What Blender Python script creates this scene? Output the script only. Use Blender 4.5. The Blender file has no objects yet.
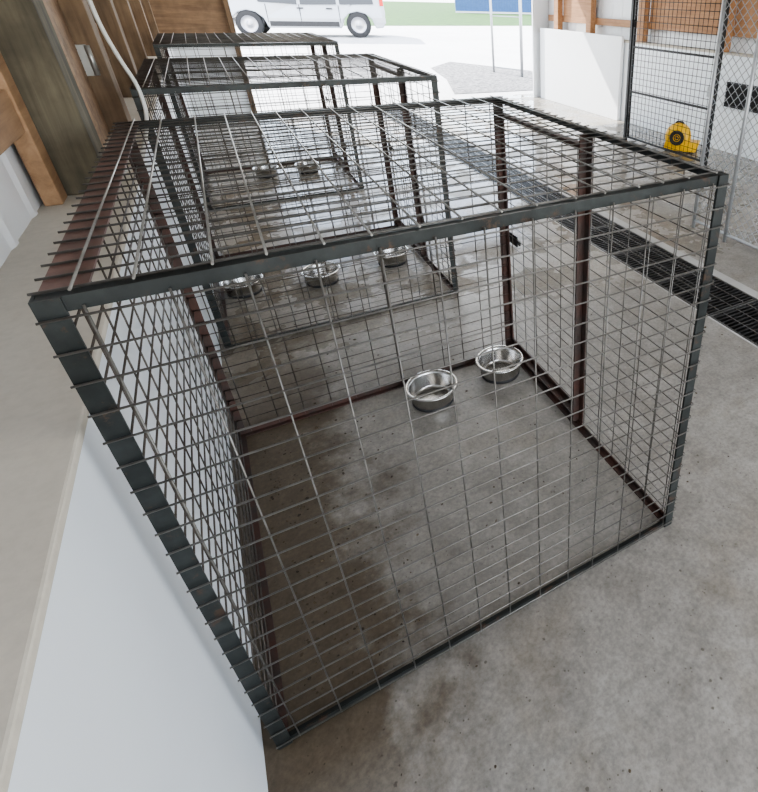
import bpy, bmesh, math, random
from mathutils import Vector, Matrix
random.seed(4)
S=1.22                      # one unit in the numbers below = cage height = 1.22 m
C=bpy.context.scene.collection
# ---------------------------------------------------------------- materials
def newmat(name):
    m=bpy.data.materials.new(name); m.use_nodes=True
    nt=m.node_tree; b=nt.nodes['Principled BSDF']
    return m,nt,b
def noise(nt,scale,detail=4,rough=.6,vec=None):
    n=nt.nodes.new('ShaderNodeTexNoise'); n.inputs['Scale'].default_value=scale
    n.inputs['Detail'].default_value=detail; n.inputs['Roughness'].default_value=rough
    if vec is not None: nt.links.new(vec,n.inputs['Vector'])
    return n
def ramp(nt,fac,stops):
    r=nt.nodes.new('ShaderNodeValToRGB'); e=r.color_ramp.elements
    while len(e)<len(stops): e.new(.5)
    for i,(p,c) in enumerate(stops):
        e[i].position=p; e[i].color=(c[0],c[1],c[2],1) if not isinstance(c,(int,float)) else (c,c,c,1)
    nt.links.new(fac,r.inputs[0]); return r
def mixc(nt,fac,a,b,mode='MIX'):
    m=nt.nodes.new('ShaderNodeMix'); m.data_type='RGBA'; m.blend_type=mode
    for sock,v in ((m.inputs[0],fac),(m.inputs[6],a),(m.inputs[7],b)):
        if isinstance(v,bpy.types.NodeSocket): nt.links.new(v,sock)
        elif isinstance(v,(int,float)): sock.default_value=v if sock==m.inputs[0] else (v,v,v,1)
        else: sock.default_value=(v[0],v[1],v[2],1)
    return m.outputs[2]
def mathn(nt,op,a,b_):
    n=nt.nodes.new('ShaderNodeMath'); n.operation=op
    for i,v in enumerate((a,b_)):
        if isinstance(v,(int,float)): n.inputs[i].default_value=v
        else: nt.links.new(v,n.inputs[i])
    return n.outputs[0]
def bump(nt,b,h,strength=.3,dist=.01):
    n=nt.nodes.new('ShaderNodeBump'); n.inputs['Strength'].default_value=strength; n.inputs['Distance'].default_value=dist
    nt.links.new(h,n.inputs['Height']); nt.links.new(n.outputs[0],b.inputs['Normal'])
def coords(nt,kind='Object'):
    return nt.nodes.new('ShaderNodeTexCoord').outputs[kind]
def simple(name,col,rough=.5,metal=0,var=.12,scale=12,bmp=0.0):
    m,nt,b=newmat(name); v=coords(nt)
    n=noise(nt,scale,4,.6,v)
    r=ramp(nt,n.outputs[0],[(.3,[c*(1-var) for c in col]),(.7,[min(1,c*(1+var)) for c in col])])
    nt.links.new(r.outputs[0],b.inputs['Base Color'])
    b.inputs['Roughness'].default_value=rough; b.inputs['Metallic'].default_value=metal
    if bmp: bump(nt,b,n.outputs[0],bmp,.004)
    return m
def two(name,ca,cb,lo=.42,hi=.62,scale=9,rough=.6,metal=0.0,bmp=.2,spots=None):
    m,nt,b=newmat(name); v=coords(nt)
    n=noise(nt,scale,6,.65,v); n2=noise(nt,scale*7,3,.6,v)
    r=ramp(nt,n.outputs[0],[(lo,ca),(hi,cb)])
    c=mixc(nt,.25,r.outputs[0],ramp(nt,n2.outputs[0],[(.35,.35),(.7,1.0)]).outputs[0],'MULTIPLY')
    if spots:
        n3=noise(nt,scale*2.3,7,.75,v)
        c=mixc(nt,ramp(nt,n3.outputs[0],[(.56,0.0),(.62,.8)]).outputs[0],c,spots)
    nt.links.new(c,b.inputs['Base Color']); b.inputs['Roughness'].default_value=rough; b.inputs['Metallic'].default_value=metal
    bump(nt,b,n2.outputs[0],bmp,.002); return m
def wood(name,ca,cb,axis=2,rough=.75,blot=.35):
    m,nt,b=newmat(name); v=coords(nt)
    mp=nt.nodes.new('ShaderNodeMapping'); nt.links.new(v,mp.inputs[0])
    sc=[30,30,30]; sc[axis]=2.2; mp.inputs['Scale'].default_value=sc
    n=noise(nt,1.0,6,.6,mp.outputs[0]); n.inputs['Distortion'].default_value=.5
    n2=noise(nt,6,5,.6,v)
    r=ramp(nt,n.outputs[0],[(.25,ca),(.75,cb)])
    c=mixc(nt,blot,r.outputs[0],ramp(nt,n2.outputs[0],[(.35,.35),(.62,1.0)]).outputs[0],'MULTIPLY')
    nt.links.new(c,b.inputs['Base Color']); b.inputs['Roughness'].default_value=rough
    bump(nt,b,n.outputs[0],.5,.005); return m
M={}
M['dark']=two('dark_painted_steel',(.018,.021,.020),(.045,.050,.048),.4,.7,7,.42,.4,.2,spots=(.075,.045,.03))
M['rust']=two('rusty_primer_steel',(.075,.034,.025),(.045,.040,.036),.42,.66,8,.6,.2,.3)
M['pink']=two('reddish_worn_steel',(.22,.125,.10),(.13,.085,.068),.4,.66,6,.5,.2,.3)
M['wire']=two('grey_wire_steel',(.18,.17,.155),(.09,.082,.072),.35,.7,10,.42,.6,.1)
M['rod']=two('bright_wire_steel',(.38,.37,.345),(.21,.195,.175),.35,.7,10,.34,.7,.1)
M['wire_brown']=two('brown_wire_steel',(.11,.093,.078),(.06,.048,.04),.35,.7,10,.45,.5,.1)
M['steel']=simple('polished_stainless',(.52,.51,.49),.22,1,.08,20)
M['galv']=simple('galvanised_steel',(.40,.41,.42),.45,.6,.1,30)
M['gatem']=simple('dark_grey_gate_paint',(.030,.031,.033),.45,.2,.2,20)
M['black']=simple('black_powder_coat',(.018,.018,.019),.45,.2,.2,20)
M['blackp']=simple('black_rubber',(.02,.02,.021),.7,0,.2,20)
M['grate']=two('cast_iron_grate',(.028,.027,.027),(.06,.058,.056),.4,.65,10,.42,.6,.2)
M['gframe']=two('worn_grate_frame',(.07,.068,.066),(.13,.127,.12),.4,.65,10,.42,.5,.2)
M['pit']=simple('dark_trench_concrete',(.02,.019,.018),.8,0,.2,5)
M['yellow']=simple('yellow_plastic',(.80,.46,.015),.4,0,.06,8)
M['post']=wood('weathered_green_timber',(.058,.049,.033),(.18,.152,.10),2,.85,.6)
M['post2']=wood('brown_timber',(.11,.07,.042),(.26,.175,.105),2,.8,.45)
M['girt']=wood('orange_brown_board',(.22,.125,.065),(.42,.26,.145),1)
M['girt_r']=wood('bright_orange_board',(.30,.15,.07),(.48,.27,.14),1,.7,.25)
M['board']=wood('tan_plywood',(.19,.115,.068),(.36,.235,.14),0,.75,.45)
M['white_sid']=simple('white_metal_siding',(.78,.80,.83),.35,0,.03,3)
M['frp']=simple('white_wall_liner',(.82,.86,.90),.28,0,.02,2.2)
M['sheet']=simple('bright_white_sheet',(.86,.88,.90),.3,0,.02,2)
M['cord']=simple('white_cord',(.60,.59,.55),.5,0,.05,5)
M['ceil']=simple('ceiling_liner',(.50,.49,.47),.6,0,.04,2)
M['vanw']=simple('silver_white_car_paint',(.34,.36,.39),.22,.25,.02,2)
M['glass']=simple('dark_car_glass',(.015,.018,.022),.06,0,.1,2)
M['tyre']=simple('tyre_rubber',(.015,.015,.016),.8,0,.1,20)
M['alloy']=simple('alloy_wheel',(.35,.35,.37),.3,.8,.05,9)
M['redl']=simple('red_lens',(.45,.02,.015),.2,0,.1,9)
M['blue']=simple('blue_sheet_metal',(.02,.075,.20),.5,.1,.1,3)
M['plate']=simple('bracket_metal',(.42,.42,.40),.4,.7,.1,20)
M['debris']=two('dark_debris',(.03,.022,.015),(.10,.075,.045),.4,.6,30,.9)
M['pale']=simple('pale_smooth_concrete',(.36,.35,.33),.5,0,.1,6)
# sill
m,nt,b=newmat('sill_concrete'); v=coords(nt)
n=noise(nt,3,3,.5,v); n2=noise(nt,60,3,.6,v)
r=ramp(nt,n.outputs[0],[(.3,(.53,.485,.41)),(.7,(.60,.555,.475))])
c=mixc(nt,.2,r.outputs[0],ramp(nt,n2.outputs[0],[(.3,.6),(.6,1.0)]).outputs[0],'MULTIPLY')
nt.links.new(c,b.inputs['Base Color']); b.inputs['Roughness'].default_value=.7; bump(nt,b,n2.outputs[0],.15,.003); M['sill']=m
# concrete floor
m,nt,b=newmat('stained_concrete'); v=coords(nt)
big=noise(nt,.9,5,.6,v); mid=noise(nt,5,6,.65,v); fine=noise(nt,70,4,.7,v); med=noise(nt,16,5,.7,v)
r=ramp(nt,mid.outputs[0],[(.28,(.228,.210,.185)),(.5,(.278,.259,.231)),(.75,(.33,.31,.279))])
c=mixc(nt,.4,r.outputs[0],ramp(nt,big.outputs[0],[(.32,.6),(.62,1.05)]).outputs[0],'MULTIPLY')
c=mixc(nt,.5,c,ramp(nt,fine.outputs[0],[(.3,.38),(.62,1.08)]).outputs[0],'MULTIPLY')
c=mixc(nt,.4,c,ramp(nt,med.outputs[0],[(.35,.5),(.6,1.06)]).outputs[0],'MULTIPLY')
st=ramp(nt,noise(nt,2.3,6,.7,v).outputs[0],[(.52,0.0),(.68,.4)])
c=mixc(nt,st.outputs[0],c,mixc(nt,1.0,c,(.66,.58,.46),'MULTIPLY'))
for sc_,th in ((22,.09),(55,.12)):
    vo=nt.nodes.new('ShaderNodeTexVoronoi'); vo.inputs['Scale'].default_value=sc_; nt.links.new(v,vo.inputs['Vector'])
    dd=mathn(nt,'ADD',vo.outputs['Distance'],mathn(nt,'MULTIPLY',fine.outputs[0],.22))
    spot=ramp(nt,dd,[(th+.09,1.0),(th+.13,0.0)])
    sel=ramp(nt,noise(nt,sc_*.4,2,.5,v).outputs[0],[(.50,0.0),(.55,1.0)])
    c=mixc(nt,mathn(nt,'MULTIPLY',spot.outputs[0],mathn(nt,'MULTIPLY',sel.outputs[0],.75)),c,(.07,.058,.043))
sx=nt.nodes.new('ShaderNodeSeparateXYZ'); nt.links.new(v,sx.inputs[0])
wob=mathn(nt,'ADD',sx.outputs[0],mathn(nt,'MULTIPLY',mathn(nt,'SUBTRACT',mid.outputs[0],.5),.9))
dampr=ramp(nt,mathn(nt,'MULTIPLY',wob,.5),[(.0,1.0),(.13,.95),(.22,.22),(.45,.12),(.95,.0)])
# damp patch is deepest beside the nearest cage and pales toward the doorway
ya=ramp(nt,mathn(nt,'MULTIPLY',mathn(nt,'ADD',sx.outputs[1],.6),.5),[(.10,0.0),(.26,1.0)])
yb=ramp(nt,mathn(nt,'MULTIPLY',sx.outputs[1],.25),[(.30,1.0),(.60,.35)])
df=mathn(nt,'MULTIPLY',dampr.outputs[0],mathn(nt,'MULTIPLY',ya.outputs[0],yb.outputs[0]))
c=mixc(nt,df,c,mixc(nt,1.0,c,(.36,.29,.21),'MULTIPLY'))
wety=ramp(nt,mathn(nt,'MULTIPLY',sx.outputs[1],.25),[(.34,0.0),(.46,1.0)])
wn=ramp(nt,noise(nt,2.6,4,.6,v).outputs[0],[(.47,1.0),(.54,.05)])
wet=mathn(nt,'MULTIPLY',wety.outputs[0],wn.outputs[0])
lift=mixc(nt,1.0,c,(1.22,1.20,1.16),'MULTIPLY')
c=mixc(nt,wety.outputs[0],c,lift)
c=mixc(nt,wet,c,mixc(nt,1.0,c,(.80,.80,.79),'MULTIPLY'))
nt.links.new(c,b.inputs['Base Color'])
base=ramp(nt,noise(nt,1.7,4,.6,v).outputs[0],[(.38,.34),(.6,.50)])
rg=mixc(nt,wet,base.outputs[0],.10)
nt.links.new(rg,b.inputs['Roughness'])
bs=nt.nodes.new('ShaderNodeBump'); bs.inputs['Distance'].default_value=.003
nt.links.new(fine.outputs[0],bs.inputs['Height']); nt.links.new(mathn(nt,'MULTIPLY',mathn(nt,'SUBTRACT',1.0,wet),.17),bs.inputs['Strength']); nt.links.new(bs.outputs[0],b.inputs['Normal'])
M['floor']=m
# outside ground
m,nt,b=newmat('pale_gravel'); v=coords(nt)
n=noise(nt,30,5,.7,v); n2=noise(nt,.6,4,.6,v)
r=ramp(nt,n.outputs[0],[(.3,(.45,.44,.43)),(.65,(.78,.77,.75))])
c=mixc(nt,.3,r.outputs[0],ramp(nt,n2.outputs[0],[(.3,.7),(.6,1.1)]).outputs[0],'MULTIPLY')
nt.links.new(c,b.inputs['Base Color']); b.inputs['Roughness'].default_value=.9; bump(nt,b,n.outputs[0],.4,.02); M['gravel']=m
m,nt,b=newmat('dark_gravel'); v=coords(nt)
n=noise(nt,14,5,.8,v); r=ramp(nt,n.outputs[0],[(.38,(.05,.05,.052)),(.62,(.34,.33,.32))])
nt.links.new(r.outputs[0],b.inputs['Base Color']); b.inputs['Roughness'].default_value=.9; bump(nt,b,n.outputs[0],.6,.02); M['dgravel']=m
M['grass']=two('lawn_green',(.015,.075,.004),(.05,.155,.010),.35,.65,2.5,.9,0,.4)

# ---------------------------------------------------------------- mesh builder (numbers in cage units)
class MB:
    def __init__(s): s.bm=bmesh.new()
    def poly(s,pts,faces,smooth=False):
        vs=[s.bm.verts.new(Vector(p)*S) for p in pts]
        for f in faces:
            try:
                fc=s.bm.faces.new([vs[i] for i in f]); fc.smooth=smooth
            except ValueError: pass
        return s
    def box(s,x0,x1,y0,y1,z0,z1):
        p=[(x,y,z) for z in (z0,z1) for y in (y0,y1) for x in (x0,x1)]
        return s.poly(p,[(0,2,3,1),(4,5,7,6),(0,1,5,4),(1,3,7,5),(3,2,6,7),(2,0,4,6)])
    def bar(s,a,b_,r,n=6,caps=True):
        a=Vector(a);b_=Vector(b_); d=(b_-a).normalized()
        u=d.orthogonal().normalized(); w=d.cross(u)
        pts=[]
        for q in (a,b_):
            for i in range(n):
                t=2*math.pi*i/n; pts.append(q+(u*math.cos(t)+w*math.sin(t))*r)
        f=[(i,(i+1)%n,n+(i+1)%n,n+i) for i in range(n)]
        vs=[s.bm.verts.new(p*S) for p in pts]
        for q in f: s.bm.faces.new([vs[i] for i in q]).smooth=True
        if caps:
            s.bm.faces.new([vs[i] for i in reversed(range(n))]); s.bm.faces.new([vs[n+i] for i in range(n)])
        return s
    def tube(s,path,r,n=8):
        P=[Vector(p) for p in path]; rings=[]; u=None
        for i,p in enumerate(P):
            d=(P[min(i+1,len(P)-1)]-P[max(i-1,0)]).normalized()
            u=d.orthogonal().normalized() if u is None else (u-d*u.dot(d)).normalized()
            w=d.cross(u)
            rings.append([s.bm.verts.new((p+(u*math.cos(2*math.pi*k/n)+w*math.sin(2*math.pi*k/n))*r)*S) for k in range(n)])
        for A,B in zip(rings,rings[1:]):
            for k in range(n): s.bm.faces.new((A[k],A[(k+1)%n],B[(k+1)%n],B[k])).smooth=True
        s.bm.faces.new(list(reversed(rings[0]))); s.bm.faces.new(rings[-1]); return s
    def lathe(s,prof,c=(0,0,0),axis='z',n=40):
        c=Vector(c); rings=[]
        for r,h in prof:
            ring=[]
            for k in range(n):
                t=2*math.pi*k/n; a,b_=r*math.cos(t),r*math.sin(t)
                p={'z':(a,b_,h),'x':(h,a,b_),'y':(b_,h,a)}[axis]
                ring.append(s.bm.verts.new((c+Vector(p))*S))
            rings.append(ring)
        for A,B in zip(rings,rings[1:]):
            for k in range(n): s.bm.faces.new((A[k],A[(k+1)%n],B[(k+1)%n],B[k])).smooth=True
        return s
    def extr(s,prof,y0,y1,yt0=None,yt1=None,zt=None):
        def yy(z,y,yt):
            if zt is None or z<=zt[0]: return y
            return y+(yt-y)*min(1,(z-zt[0])/(zt[1]-zt[0]))
        n=len(prof)
        pts=[(x,yy(z,y0,yt0),z) for x,z in prof]+[(x,yy(z,y1,yt1),z) for x,z in prof]
        return s.poly(pts,[tuple(range(n)),tuple(range(2*n-1,n-1,-1))]+[(i,n+i,n+(i+1)%n,(i+1)%n) for i in range(n)])
    def build(s,name,mat,parent=None,bevel=0,label=None,seg=2):
        bmesh.ops.recalc_face_normals(s.bm,faces=s.bm.faces[:])
        me=bpy.data.meshes.new(name); s.bm.to_mesh(me); s.bm.free()
        o=bpy.data.objects.new(name,me); C.objects.link(o); me.materials.append(mat)
        if parent: o.parent=parent
        if bevel:
            b=o.modifiers.new('bevel','BEVEL'); b.width=bevel; b.segments=seg; b.limit_method='ANGLE'
        if label: o['label']=label
        return o
def tag(o,label,cat,group=None,kind=None):
    o['label']=label; o['category']=cat
    if group:o['group']=group
    if kind:o['kind']=kind
    return o
def thing(name,label,cat,loc=(0,0,0),rz=0,group=None):
    o=bpy.data.objects.new(name,None); C.objects.link(o); o.empty_display_size=.1
    o.location=Vector(loc)*S; o.rotation_euler=(0,0,rz); return tag(o,label,cat,group)
def struct(mb,name,mat,bevel=0):
    o=mb.build(name,mat,None,bevel); o['kind']='structure'; return o
def dup(root,loc,label=None,rz=None):
    r=root.copy(); C.objects.link(r); r.location=Vector(loc)*S
    if label: r['label']=label
    if rz is not None: r.rotation_euler=(0,0,rz)
    for ch in list(root.children):
        c=ch.copy(); C.objects.link(c); c.parent=r
        for g in list(ch.children):
            d=g.copy(); C.objects.link(d); d.parent=c
    return r

# ---------------------------------------------------------------- setting
XL=-.025; XS=-.200           # stem wall face, siding plane (left)
XR=4.40;  XRS=4.54
YB=-3.2;  YE=6.9             # near end, door end
ZL=.812;  ZR=.865; ZC=2.5
GX0,GX1=1.93,2.265            # trench
f=MB(); f.box(XS-.1,GX0,YB,YE+.3,-.08,0); f.box(GX1,XRS+.1,YB,YE+.3,-.08,0)
struct(f,'floor',M['floor'])
f=MB(); f.box(GX0,GX1,YB,YE+.3,-.16,-.10); struct(f,'floor_trench',M['pit'])
f=MB(); f.box(GX0-.012,GX0,YB,YE+.3,-.05,.0008); f.box(GX1,GX1+.06,YB,YE+.3,-.05,.0008); struct(f,'floor_trench_edge',M['pale'])
w=MB(); w.box(XS-.1,XL,YB,YE,0,ZL); struct(w,'wall_left_base',M['frp'])
w=MB(); w.box(XS-.02,XL+.005,YB,YE,ZL,ZL+.014); struct(w,'trim_1',M['sill'],.004)
w=MB(); w.box(XR,XRS+.1,YB,YE,0,ZR); struct(w,'wall_right_base',M['frp'])
w=MB(); w.box(XR-.006,XRS+.02,YB,YE,ZR,ZR+.018); struct(w,'trim_3',M['sill'],.004)
def siding(x,sgn,name,z0):
    m=MB(); y=YB; pts=[]
    while y<YE:
        for dy,dx in ((0,0),(.06,.001),(.12,.0),(.14,.005),(.16,.005),(.18,0)):
            pts.append((x+sgn*dx,min(y+dy,YE)))
        y+=.2
    n=len(pts)
    P=[(a,b_,z0) for a,b_ in pts]+[(a,b_,ZC) for a,b_ in pts]+[(x-sgn*.03,b_,z0) for a,b_ in pts]+[(x-sgn*.03,b_,ZC) for a,b_ in pts]
    F=[(i,i+1,n+i+1,n+i) for i in range(n-1)]+[(2*n+i,3*n+i,3*n+i+1,2*n+i+1) for i in range(n-1)]
    m.poly(P,F); return struct(m,name,M['white_sid'])
siding(XS,1,'wall_left',ZL); siding(XRS,-1,'wall_right',ZR)
w=MB(); w.box(XL+.001,.60,YE-.02,YE+.06,0,ZL); struct(w,'wall_far_base',M['frp'])
w=MB(); w.box(XS-.03,.60,YE,YE+.06,ZL,ZC); struct(w,'wall_far',M['board'])
w=MB(); w.box(4.32,XRS+.03,YE,YE+.06,0,ZC); struct(w,'wall_far_right',M['white_sid'])
w=MB(); w.box(.60,4.32,YE,YE+.06,2.15,ZC); struct(w,'wall_far_top',M['white_sid'])
w=MB(); w.box(XS-.1,XRS+.1,YB,YE+.06,ZC,ZC+.05); struct(w,'ceiling',M['ceil'])
w=MB(); w.box(.55,.60,YE-.10,YE-.02,0,ZC); struct(w,'trim_4',M['post2'])
w=MB(); w.box(4.27,4.32,YE-.03,YE,0,ZC); struct(w,'trim_5',M['white_sid'])
tag(MB().box(4.345,4.385,4.86,6.80,0,.925).build('white_panel',M['sheet'],None,.004),'bright white rigid panel standing against the right wall beside the open doorway','panel')
# outside ground
g=MB(); ys=[YE+.06,8.0,16.4,60,200]; zs=[-.01,0,.23,.23,.23]
P=[];F=[]
for y,z in zip(ys,zs): P+=[(-60,y,z),(120,y,z)]
for i in range(4): F.append((2*i,2*i+1,2*i+3,2*i+2))
g.poly(P,F); struct(g,'ground',M['gravel'])
g=MB()
def gz(y): return max(0,min(.23,(y-8)/8.4*.23)) if y>8 else 0
P=[(3.3,7.6,.004),(4.6,7.5,.004),(6.4,8.0,.004),(5.6,9.6,gz(9.6)+.004),(4.6,11.2,gz(11.2)+.004),(3.9,10.4,gz(10.4)+.004),(3.7,9.0,gz(9)+.004)]
g.poly(P,[tuple(range(7))]); o=struct(g,'ground_gravel_strip',M['dgravel'])
g=MB(); g.box(-40,90,23,110,.16,.24); o=g.build('lawn',M['grass']); tag(o,'green lawn beyond the parked silver-white van','grass',kind='stuff')

# ---------------------------------------------------------------- timber posts and boards on the left wall
def stud(name,x0,x1,y0,y1,z0,mat,label,cat='post',group=None,bev=.004,z1=ZC):
    o=MB().box(x0,x1,y0,y1,z0,z1).build(name,mat,None,bev); return tag(o,label,cat,group)
zt=ZL+.014
stud('timber_post',-.180,-.068,1.08,1.20,zt,M['post'],'thick dark greenish timber post nearest on the left sill, beside the front cage')
stud('wooden_stud',-.190,-.155,1.005,1.075,zt,M['girt'],'thin orange-brown upright stud nailed next to the nearest timber post','stud')
stud('timber_post',-.180,-.068,1.86,1.98,zt,M['post2'],'brown timber post with the small metal bracket on its near face')
stud('wooden_stud',-.175,-.110,1.47,1.52,zt,M['girt'],'narrow orange-brown stud between the two nearest timber posts on the left','stud')
for y,l in ((2.75,'brown timber post on the left wall beside the second cage'),(3.7,'brown timber post on the left wall by the third cage'),(4.9,'brown timber post on the left wall past the third cage'),(6.2,'brown timber post on the left wall next to the far door wall')):
    stud('timber_post',-.180,-.068,y,y+.12,zt,M['post2'],l)
tag(MB().box(-.192,-.160,YB+.1,1.003,.995,1.085).build('wall_girt',M['girt'],None,.003),'orange-brown horizontal board on the white siding left of the nearest post','board')
tag(MB().box(-.178,-.130,1.202,1.468,zt,1.32).build('blocking_board',M['girt'],None,.003),'orange-brown wide board nailed just past the nearest timber post','board')
tag(MB().box(-.178,-.130,1.522,1.858,zt,1.32).build('blocking_board',M['board'],None,.003),'tan plywood board beside the post with the metal bracket','board')
for a,b_,l in ((1.982,2.748,'orange-brown horizontal board between the second and third left posts'),(2.872,3.698,'orange-brown horizontal board on the left wall just beyond the middle cage'),(3.822,4.898,'orange-brown horizontal board on the left wall above the third cage'),(5.022,6.198,'orange-brown horizontal board nearest the far end of the left wall')):
    tag(MB().box(-.178,-.145,a,b_,.99,1.14).build('wall_girt',M['girt'],None,.003),l,'board')
tag(MB().box(XR+.08,XR+.115,YB+.1,YE-.1,1.015,1.09).build('wall_girt',M['girt_r'],None,.003),'long bright orange-brown horizontal board along the right wall behind the kennel gate','board')
for y,l in ((1.9,'brown post on the right wall nearest the kennel panel'),(3.3,'brown post on the right wall behind the kennel gate'),(4.55,'brown post on the right wall left of the kennel gate'),(5.6,'brown post on the right wall midway to the door opening'),(6.4,'brown post on the right wall at the door opening')):
    tag(MB().box(XR+.0,XR+.078,y,y+.11,ZR+.018,ZC).build('timber_post',M['girt_r'],None,.004),l,'post')
for a,b_,l in ((2.012,3.298,'orange-brown wood panel filling the right wall above the horizontal board behind the chain link'),(3.412,4.548,'orange-brown wood panel above the horizontal board behind the dark kennel gate'),(5.712,6.398,'orange-brown wood panel on the right wall above the white standing panel')):
    tag(MB().box(XR+.081,XR+.114,a,b_,1.091,1.6).build('wood_panel',M['girt_r'],None,.003),l,'board')
# louvered vent in right wall
t=thing('wall_vent','dark rectangular louvered vent low in the white right wall behind the chain link','vent',(XR-.0,2.76,.42))
MB().box(-.012,0,0,.42,0,.22).build('vent_backing',M['blackp'],t)
fr=MB(); fr.box(-.03,-.012,0,.42,0,.014); fr.box(-.03,-.012,0,.42,.206,.22); fr.box(-.03,-.012,0,.014,.014,.206); fr.box(-.03,-.012,.406,.42,.014,.206); fr.build('vent_frame',M['gatem'],t)
lv=MB()
for k in range(6): lv.poly([(-.028,.02,.03+k*.029),(-.028,.40,.03+k*.029),(-.013,.40,.045+k*.029),(-.013,.02,.045+k*.029)],[(0,1,2,3)])
lv.build('louver',M['black'],t)
# metal bracket on post
t=thing('metal_bracket','small metal strap hinge bracket screwed to the near face of the brown post','bracket',(-.126,1.858,1.065))
MB().box(-.030,.024,-.005,0,-.048,.048).build('mounting_plate',M['plate'],t,.002)
MB().bar((.026,-.010,-.046),(.026,-.010,.046),.008,12).build('hinge_barrel',M['plate'],t)
for z in (.034,0,-.034): MB().bar((-.008,-.009,z),(-.008,-.005,z),.005,8).build('screw',M['blackp'],t)
def smooth(P,k=4):
    P=[Vector(p) for p in P]; out=[]
    for i in range(len(P)-1):
        a=P[max(i-1,0)];b_=P[i];c_=P[i+1];d=P[min(i+2,len(P)-1)]
        for j in range(k):
            t_=j/k
            out.append(.5*((2*b_)+(c_-a)*t_+(2*a-5*b_+4*c_-d)*t_**2+(3*b_-a-3*c_+d)*t_**3))
    out.append(P[-1]); return out
pth=[(-.03,1.25,2.49),(-.015,1.25,1.9),(.004,1.25,1.5),(.012,1.25,1.30),(.016,1.25,1.20),(.030,1.25,1.12),(.045,1.25,1.06),(.048,1.245,1.01),(.040,1.24,.96),(.015,1.235,.90),(-.012,1.23,.86),(-.05,1.225,.838),(-.11,1.22,.832)]
tag(MB().tube(smooth(pth),.0050,8).build('power_cord',M['cord']),'white cord hanging down past the left wall posts between the first two cages','cord')

# ---------------------------------------------------------------- the cage
W_,D_,H_=1.005,1.02,1.0
TH=.0035     # steel thickness
WR=.00155     # wire radius
def angle_bar(m,a,b_,corner,L=.026):
    a=Vector(a);b_=Vector(b_)
    for k,(u,v) in enumerate((corner,corner[::-1])):
        u=Vector(u);v=Vector(v)
        p=[q+u*i+v*j*TH for q in (a,b_) for j in (0,1) for i in ((0,L) if k==0 else (TH,L))]
        m.poly(p,[(0,1,3,2),(4,6,7,5),(0,4,5,1),(1,5,7,3),(3,7,6,2),(2,6,4,0)])
    return m
X=(1,0,0);nX=(-1,0,0);Y=(0,1,0);nY=(0,-1,0);Z=(0,0,1);nZ=(0,0,-1)
cage=thing('wire_cage','large steel dog cage nearest the camera, two steel bowls inside','cage',(0,0,0),0,'wire mesh dog cages')
LP=.025; LR=.018
for (x,y,ux,uy,mt) in ((0,0,X,Y,'dark'),(W_,0,nX,Y,'dark'),(W_,D_,nX,nY,'rust'),(0,D_,X,nY,'rust')):
    angle_bar(MB(),(x,y,.0),(x,y,H_),(ux,uy),LP).build('corner_post',M[mt],cage)
def rails(z,vz,name,mats):
    o=TH*1.02
    z=z+(-.0003 if vz==nZ else .0003)
    angle_bar(MB(),(o,o,z),(W_-o,o,z),(Y,vz),LR).build(name,M[mats[0]],cage)
    angle_bar(MB(),(W_-o,o+LR,z),(W_-o,D_-o-LR,z),(nX,vz),LR).build(name,M[mats[1]],cage)
    angle_bar(MB(),(W_-o,D_-o,z),(o,D_-o,z),(nY,vz),LR).build(name,M[mats[2]],cage)
    angle_bar(MB(),(o,D_-o-LR,z),(o,o+LR,z),(X,vz),LR if z<.5 else .042).build(name,M[mats[3]],cage)
rails(H_,nZ,'top_rail',('dark','dark','dark','pink'))
rails(0.0,Z,'bottom_rail',('dark','rust','rust','rust'))
def grid(org,u,v,lu,lv,su,sv,out,eu=.004,ev=.004,jit=.0012,mat='wire',mat2=None,name='wire_mesh',parent=None,wr=WR,vtop=False,wr2=None,jv=None):
    """u-wires every sv along v, v-wires every su along u; out = outward normal; eu/ev = how far the u/v wires pass the outline"""
    m=MB(); m2=MB() if mat2 else m
    org=Vector(org);u=Vector(u);v=Vector(v);out=Vector(out); wr2=wr2 or wr
    du,dv=(wr*1.1,wr*2+wr2*1.1) if vtop else (wr*3,wr*1.1)
    k=0; t_=sv*.5
    jv=jv or jit*2
    while t_<lv-.004:
        j=random.uniform(-jit,jit); j2=random.uniform(-jit,jit); e=eu*random.uniform(.6,1.2)
        m.bar(org+u*(-e)+v*(t_+j)+out*du,org+u*(lu+e)+v*(t_+j2)+out*du,wr,6); t_+=sv
    t_=su*.5
    while t_<lu-.004:
        j=random.uniform(-jv,jv); j2=random.uniform(-jv,jv)
        m2.bar(org+v*(-ev)+u*(t_+j)+out*dv,org+v*(lv+ev)+u*(t_+j2)+out*dv,wr2,6); t_+=su
    o=m.build(name,M[mat],parent)
    if mat2: m2.build('long_rods',M[mat2],parent)
    return o
s2=H_/24; s4=W_/12; e=TH+.0006
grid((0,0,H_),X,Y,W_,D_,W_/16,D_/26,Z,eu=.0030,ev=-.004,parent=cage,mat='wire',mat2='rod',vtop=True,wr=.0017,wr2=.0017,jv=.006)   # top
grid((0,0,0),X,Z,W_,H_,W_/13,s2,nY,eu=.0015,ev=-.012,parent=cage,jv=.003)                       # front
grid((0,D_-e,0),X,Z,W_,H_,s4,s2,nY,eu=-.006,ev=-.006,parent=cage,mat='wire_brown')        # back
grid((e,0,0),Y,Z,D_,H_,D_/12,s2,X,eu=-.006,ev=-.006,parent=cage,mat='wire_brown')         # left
MID=.49
angle_bar(MB(),(W_-.0,MID,LR),(W_-.0,MID,H_-LR),(nX,nY),.026).build('centre_post',M['rust'],cage)
grid((W_,0,0),Y,Z,MID,H_,s4,s2,X,eu=.001,ev=-.004,parent=cage,jv=.003)                                # right, fixed half
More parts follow.
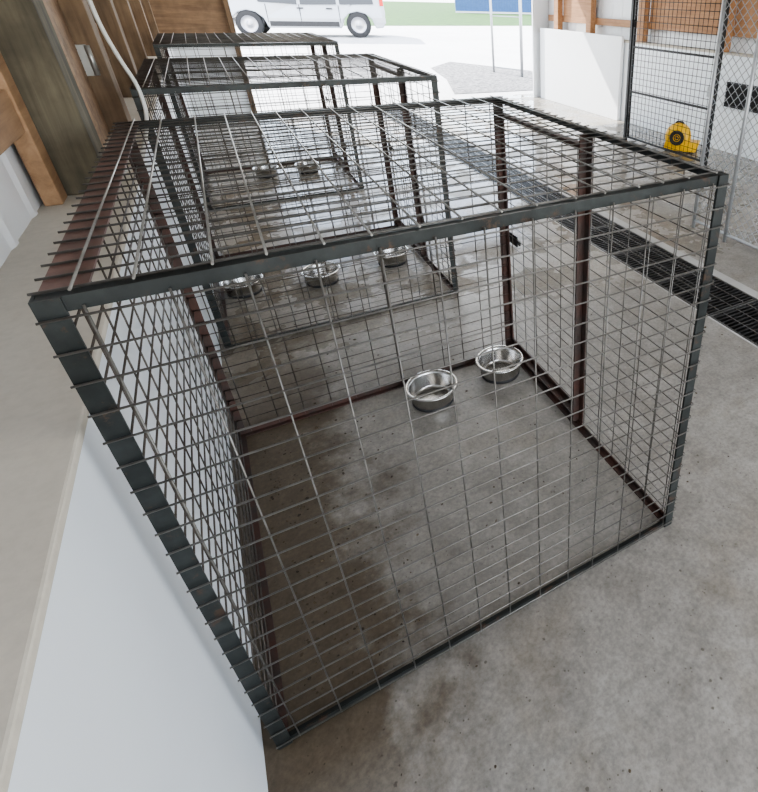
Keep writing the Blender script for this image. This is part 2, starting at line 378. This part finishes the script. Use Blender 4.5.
d0,d1=MID+.008,D_-.004; z0,z1=.045,.955
dr_=MB()
for a,b_,c_ in (((W_+.002,d0,z0),(W_+.002,d0,z1),(nX,Y)),((W_+.002,d1,z0),(W_+.002,d1,z1),(nX,nY))):
    angle_bar(dr_,a,b_,c_,.022)
angle_bar(dr_,(W_+.002,d0,z1),(W_+.002,d1,z1),(nX,nZ),.022); angle_bar(dr_,(W_+.002,d0,z0),(W_+.002,d1,z0),(nX,Z),.022)
door=dr_.build('door',M['rust'],cage)
grid((W_+.002,d0,z0),Y,Z,d1-d0,z1-z0,(d1-d0)/6,(z1-z0)/22,X,eu=0,ev=0,parent=door)
for z in (.22,.74):
    h=MB(); h.bar((W_+.009,MID+.001,z-.022),(W_+.009,MID+.001,z+.022),.007,10); h.box(W_+.004,W_+.008,MID-.02,MID+.022,z-.015,z+.015); h.build('hinge',M['dark'],door)
lt=MB(); lt.bar((W_+.014,d1-.08,.51),(W_+.014,d1+.0,.51),.006,8); lt.box(W_+.008,W_+.012,d1-.07,d1-.01,.49,.53); lt.bar((W_+.014,d1-.05,.51),(W_+.03,d1-.05,.485),.004,8); lt.build('latch',M['dark'],door)
dup(cage,(-.005,1.60,0),'middle steel dog cage standing behind the nearest one')
dup(cage,(-.005,3.50,0),'farthest steel dog cage, closest to the open doorway')

# ---------------------------------------------------------------- bowls
def bowl(loc,label,group='stainless dog bowls'):
    t=thing('dog_bowl',label,'bowl',loc,0,group)
    R=.094; h=.070
    pr=[(0,.004),(.060,.004),(.066,.006),(.072,.014),(.0785,h-.010),(.081,h-.003),(.087,h),(.0925,h-.001),(R,h-.004),(.0925,h-.006),(.085,h-.006),(.081,h-.014),(.0755,.016),(.070,.003),(.064,.001),(0,.001)]
    MB().lathe(pr,(0,0,0),'z',48).build('basin',M['steel'],t)
    MB().lathe([(.0715,.0),(.0742,.001),(.0755,.008),(.0735,.014),(.070,.010),(.068,.001),(.0715,.0)],(0,0,0),'z',48).build('rubber_ring',M['blackp'],t)
    return t
b1=bowl((.615,.870,0),'left steel bowl of the pair in the nearest cage')
dup(b1,(.895,.893,0),'steel bowl near the back right corner of the nearest cage')
dup(b1,(.45,2.06,0),'steel bowl in the centre of the middle cage')
dup(b1,(.82,2.12,0),'steel bowl toward the right side of the middle cage')
dup(b1,(.105,2.13,0),'steel bowl near the left wall inside the middle cage')
dup(b1,(.42,4.22,0),'left of two steel bowls in the farthest cage')
dup(b1,(.72,4.19,0),'right of two steel bowls in the farthest cage')

# ---------------------------------------------------------------- crumbs of dirt on the concrete
rd=random.Random(11); m=MB()
def inside_ok(x,y):
    return all((x-a)**2+(y-b_)**2>.012 for a,b_ in ((.615,.87),(.895,.893),(.45,2.06),(.82,2.12),(.105,2.13)))
for k in range(480):
    if k<180: x,y=rd.uniform(.05,.96),rd.uniform(.05,2.5)
    elif k<370: x,y=.05+abs(rd.gauss(0,.14)),rd.uniform(.05,.97)
    else: x,y=rd.uniform(.1,1.9),rd.uniform(-.5,1.4)
    if not inside_ok(x,y): continue
    if abs(y)<.04 or abs(y-1.02)<.04 or abs(y-1.60)<.04 or abs(x-1)<.05: continue
    r_=rd.uniform(.0016,.0048)*(1 if k%9 else 1.7); a0=rd.uniform(0,6.28); n=6
    el=rd.uniform(.45,1); ring=[]
    for i in range(n):
        a=i*2*math.pi/n; rr=r_*rd.uniform(.7,1.2); px,py=rr*math.cos(a),rr*el*math.sin(a)
        ring.append((x+px*math.cos(a0)-py*math.sin(a0),y+px*math.sin(a0)+py*math.cos(a0)))
    P=[(a,b_,.0003) for a,b_ in ring]+[(x+(a-x)*.6,y+(b_-y)*.6,r_*.5) for a,b_ in ring]
    m.poly(P,[tuple(range(n,2*n)),tuple(reversed(range(n)))]+[(i,(i+1)%n,n+(i+1)%n,n+i) for i in range(n)])
tag(m.build('dirt_crumbs',M['debris']),'small dark crumbs of dirt and kibble scattered over the concrete','dirt',kind='stuff')

# ---------------------------------------------------------------- drain grates
def grate():
    t=thing('drain_grate','black slotted iron drain grate section set in the floor trench','drain grate',(GX0,0,0),0,'drain grate sections in the trench')
    w_=GX1-GX0; ln=.40
    m=MB(); m.box(.003,.013,.003,ln-.003,-.022,.001); m.box(w_-.013,w_-.003,.003,ln-.003,-.022,.001); m.box(.013,w_-.013,.003,.012,-.022,.001); m.box(.013,w_-.013,ln-.012,ln-.003,-.022,.001)
    for q in (.25,.5,.75): m.box(w_*q-.004,w_*q+.004,.012,ln-.012,-.022,.0005)
    m.build('frame',M['gframe'],t)
    m=MB(); y=.024
    while y<ln-.018:
        for q in range(4):
            a=w_*q*.25+(.013 if q==0 else .004); b_=w_*(q+1)*.25-(.013 if q==3 else .004)
            m.box(a,b_,y,y+.009,-.02,.0)
        y+=.0245
    m.build('slotted_bars',M['grate'],t)
    return t
g0=grate(); g0.location=(GX0*S,-.8*S,0)
for k in range(1,19): dup(g0,(GX0,-.8+k*.4,0))

# ---------------------------------------------------------------- kennel panels on the right
XK=2.67; KZ=1.48
def chain(m,y0,y1,z0,z1,sp,r):
    h=z1-z0; w=y1-y0
    c_=-h
    while c_<w:
        a0=max(0,c_); b0=min(w,c_+h)
        if b0>a0:
            m.bar((0,y0+a0,z0+a0-c_),(0,y0+b0,z0+b0-c_),r,5,False)
            m.bar((.003,y0+w-a0,z0+a0-c_),(.003,y0+w-b0,z0+b0-c_),r,5,False)
        c_+=sp
def kennel(x,y0,y1,label,mids=()):
    t=thing('chain_link_panel',label,'fence panel',(x,y0,0),0)
    w_=y1-y0
    for y in (0,w_)+tuple(mids): MB().bar((0,y,0),(0,y,KZ),.012,12).build('post',M['galv'],t)
    for z in (.05,KZ-.02): MB().bar((0,0,z),(0,w_,z),.009,12).build('rail',M['galv'],t)
    m=MB(); chain(m,0,w_,.05,KZ-.02,.055,.0023); m.build('chain_link',M['galv'],t)
kennel(XK,.25,1.70,'grey chain link kennel panel at the right edge of the picture',(1.17,))
t=thing('kennel_gate','tall black framed wire kennel gate standing behind the far corner of the nearest cage','gate',(3.75,2.72,0))
GW=1.18
for y in (0,GW): MB().box(-.016,.016,y-.016,y+.016,0,KZ+.04).build('gate_post',M['black'],t)
m=MB()
for y in (.038,GW-.038): m.box(-.009,.009,y-.009,y+.009,.05,KZ)
for z in (.06,.50,.90,KZ-.01): m.box(-.009,.009,.047,GW-.047,z-.009,z+.009)
m.build('gate_frame',M['black'],t)
grid((0,.038,.06),Y,Z,GW-.076,KZ-.07,(GW-.076)/20,(KZ-.07)/26,nX,eu=0,ev=0,parent=t,mat='gatem',wr=.0028)
h=MB(); h.box(-.030,-.017,.0,.06,.60,.68); h.bar((-.035,-.02,.64),(-.035,.08,.64),.006,8); h.build('latch',M['galv'],t)
for z in (.25,1.1): MB().bar((-.018,GW-.02,z-.03),(-.018,GW-.02,z+.03),.009,10).build('hinge',M['black'],t)

# ---------------------------------------------------------------- yellow air mover
t=thing('air_mover','small yellow plastic air blower with flat base on the floor behind the kennel gate','blower',(4.00,3.34,0),math.radians(-50))
prof=[(0,-.095),(.060,-.095),(.095,-.086),(.120,-.058),(.128,0),(.120,.058),(.095,.086),(.060,.095),(0,.095)]
MB().lathe(prof,(-.02,0,.140),'y',40).build('housing',M['yellow'],t)
MB().poly([(-.15,-.085,.012),(.17,-.085,.012),(.20,-.085,.105),(-.13,-.085,.105),(-.15,.085,.012),(.17,.085,.012),(.20,.085,.105),(-.13,.085,.105)],[(0,1,2,3),(7,6,5,4),(0,4,5,1),(1,5,6,2),(2,6,7,3),(3,7,4,0)]).build('outlet',M['yellow'],t,.015,None,4)
MB().lathe([(.050,-.094),(.054,-.103),(.066,-.105),(.072,-.098),(.070,-.090)],(-.02,0,.140),'y',32).build('intake_ring',M['blackp'],t)
MB().lathe([(0,-.0965),(.051,-.0965)],(-.02,0,.140),'y',32).build('intake_screen',M['gatem'],t)
m=MB()
for r_ in (.016,.033): m.lathe([(r_-.003,-.098),(r_,-.102),(r_+.003,-.098),(r_,-.095),(r_-.003,-.098)],(-.02,0,.140),'y',28)
m.build('grille',M['yellow'],t)
MB().tube(smooth([(-.06,0,.252),(-.045,0,.272),(-.02,0,.278),(.01,0,.272),(.025,0,.252)]),.009,8).build('handle',M['blackp'],t)
for a,b_ in ((-.13,-.09),(.11,.15)): MB().box(a,b_,-.075,.075,0,.014).build('foot',M['blackp'],t)

# ---------------------------------------------------------------- outside: pipe gate, van, blue shed
za=gz(9.5)
t=thing('pipe_gate','pale galvanised pipe frame standing outside the doorway','gate',(4.85,9.55,za))
MB().bar((0,0,0),(0,0,1.7),.022,12).build('upright',M['galv'],t)
MB().bar((.25,-.68,-.02),(.25,-.68,1.7),.028,12).build('upright',M['galv'],t)
for z in (.10,.95,1.6): MB().bar((0,0,z),(.25,-.68,z),.010,10).build('cross_rail',M['galv'],t)

def van():
    ang=math.radians(167)
    t=thing('parked_van','silver-white passenger van parked on the gravel outside the doorway','van',(4.04,16.4,.23),ang)
    q=1.18/S   # metre values below, large van
    prof=[(-.70,.35),(-.74,.62),(-.72,1.05),(-.64,1.55),(-.52,1.80),(-.30,1.84),(1.6,1.84),(2.05,1.74),(2.75,1.18),(3.30,1.02),(3.50,.85),(3.55,.50),(3.50,.28),
          (3.17,.24),(3.09,.46),(2.93,.60),(2.72,.65),(2.51,.60),(2.35,.46),(2.27,.24),(.45,.24),(.37,.46),(.21,.60),(0,.65),(-.21,.60),(-.37,.46),(-.45,.24),(-.66,.26)]
    y0,y1=-1.55,.05
    MB().extr([(x*q,z*q) for x,z in prof],y0*q,y1*q,(y0+.18)*q,(y1-.18)*q,(.86*q,1.84*q)).build('body',M['vanw'],t,.03)
    def lean(z): return (y1-.18*max(0,(z-.86)/.98)+.012)
    wins=[[(-.46,.84),(-.40,1.52),(.42,1.60),(.42,.82)],[(.50,.82),(.50,1.60),(1.40,1.60),(1.40,.80)],[(1.48,.80),(1.48,1.60),(1.85,1.56),(2.45,1.06),(2.40,.84)]]
    for wv in wins:
        n=len(wv)
        P=[(x*q,lean(z)*q,z*q) for x,z in wv]+[(x*q,(lean(z)-.05)*q,z*q) for x,z in wv]
        MB().poly(P,[tuple(range(n)),tuple(range(2*n-1,n-1,-1))]+[(i,n+i,n+(i+1)%n,(i+1)%n) for i in range(n)]).build('side_window',M['glass'],t)
    for cx in (0,2.72):
        for yy in (y1-.10,y0+.10):
            sg=1 if yy>-1 else -1
            tp=[(.20,-.09),(.30,-.095),(.325,-.07),(.325,.07),(.30,.095),(.20,.09)]
            wh=MB().lathe([(r*q,h*q) for r,h in tp],(cx*q,yy*q,.325*q),'y',28).build('wheel',M['tyre'],t)
            mm_=MB(); mm_.lathe([(0,(.07)*q*sg),(.05*q,.075*q*sg),(.07*q,.05*q*sg),(.17*q,.055*q*sg),(.205*q,.085*q*sg)],(cx*q,yy*q,.325*q),'y',28)
            mm_.build('hubcap',M['alloy'],wh)
    MB().box(.5*q,2.22*q,(y1-.01)*q,(y1+.022)*q,.28*q,.40*q).build('side_trim',M['blackp'],t,.004)
    MB().box(-.73*q,-.44*q,(y1-.03)*q,(y1+.012)*q,.36*q,.52*q).build('rear_bumper_corner',M['vanw'],t,.01)
    MB().box(-.72*q,-.62*q,(y1-.06)*q,(y1+.010)*q,.80*q,1.10*q).build('tail_light',M['redl'],t,.008)
    for x in (.62,1.34):
        MB().box(x*q,(x+.16)*q,(y1+.0)*q,(y1+.03)*q,.70*q,.73*q).build('door_handle',M['blackp'],t)
    for x in (.46,1.44,2.25): MB().box((x-.008)*q,(x+.008)*q,(y1-.02)*q,(y1+.004)*q,.36*q,.80*q).build('door_seam',M['blackp'],t)
    MB().box(2.30*q,2.42*q,(y1+.0)*q,(y1+.2)*q,1.05*q,1.22*q).build('mirror',M['blackp'],t,.02)
van()
t=thing('storage_shed','blue metal shed far across the lawn behind the pale pipes','shed',(16.6,41.6,.245),math.radians(-20))
MB().box(0,7.4,0,2,.0,2.0).build('wall',M['blue'],t)
m=MB()
for k in range(36): m.box(.02+k*.2,.08+k*.2,-.03,0,.12,1.95)
m.build('wall_ribs',M['blue'],t)
MB().box(-.1,7.5,-.1,2.1,2.0,2.1).build('roof',M['white_sid'],t)
MB().box(-.02,7.42,-.06,0,0,.12).build('base_band',M['galv'],t)

# ---------------------------------------------------------------- light
wd=bpy.data.worlds.new('World'); bpy.context.scene.world=wd; wd.use_nodes=True
nt=wd.node_tree; bg=nt.nodes['Background']
sky=nt.nodes.new('ShaderNodeTexSky'); sky.sky_type='NISHITA'; sky.sun_disc=False; sky.sun_elevation=math.radians(48); sky.sun_rotation=math.radians(200)
hs=nt.nodes.new('ShaderNodeHueSaturation'); hs.inputs['Saturation'].default_value=.5
nt.links.new(sky.outputs[0],hs.inputs['Color']); nt.links.new(hs.outputs[0],bg.inputs[0]); bg.inputs[1].default_value=1.3
def light(kind,loc,rot,energy,col=(1,1,1),**k):
    l=bpy.data.lights.new(kind.lower()+'_light',kind); l.energy=energy; l.color=col
    for a,v_ in k.items(): setattr(l,a,v_)
    o=bpy.data.objects.new(l.name,l); C.objects.link(o); o.location=Vector(loc)*S; o.rotation_euler=rot; return o
light('SUN',(0,0,20),(math.radians(48),0,math.radians(200)),18.0,(1,.97,.93),angle=.01)
light('AREA',(2.0,-1.2,2.42),(0,math.radians(25),0),68,(1,.98,.955),shape='RECTANGLE',size=2.0,size_y=2.0)
light('AREA',(2.0,4.2,2.42),(0,math.radians(5),0),95,(1,.98,.955),shape='RECTANGLE',size=2,size_y=3.5)
try: bpy.context.scene.view_settings.look='AgX - Medium High Contrast'
except Exception: pass

# ---------------------------------------------------------------- camera (solved from the cage corners)
cam=bpy.data.cameras.new('camera'); co=bpy.data.objects.new('camera',cam); C.objects.link(co)
R=((.84354,-.53653,.02403),(-.25125,-.43378,-.86528),(.47467,.72386,-.50072))
mw=Matrix(((R[0][0],-R[1][0],-R[2][0],.212*S),(R[0][1],-R[1][1],-R[2][1],-.699*S),(R[0][2],-R[1][2],-R[2][2],1.281*S),(0,0,0,1)))
co.matrix_world=mw
cam.sensor_fit='HORIZONTAL'; cam.sensor_width=36; cam.lens=536.7/758*36
cam.shift_x=(379-578.7)/758; cam.shift_y=(310.3-396)/758
cam.clip_start=.02; cam.clip_end=500
bpy.context.scene.camera=co
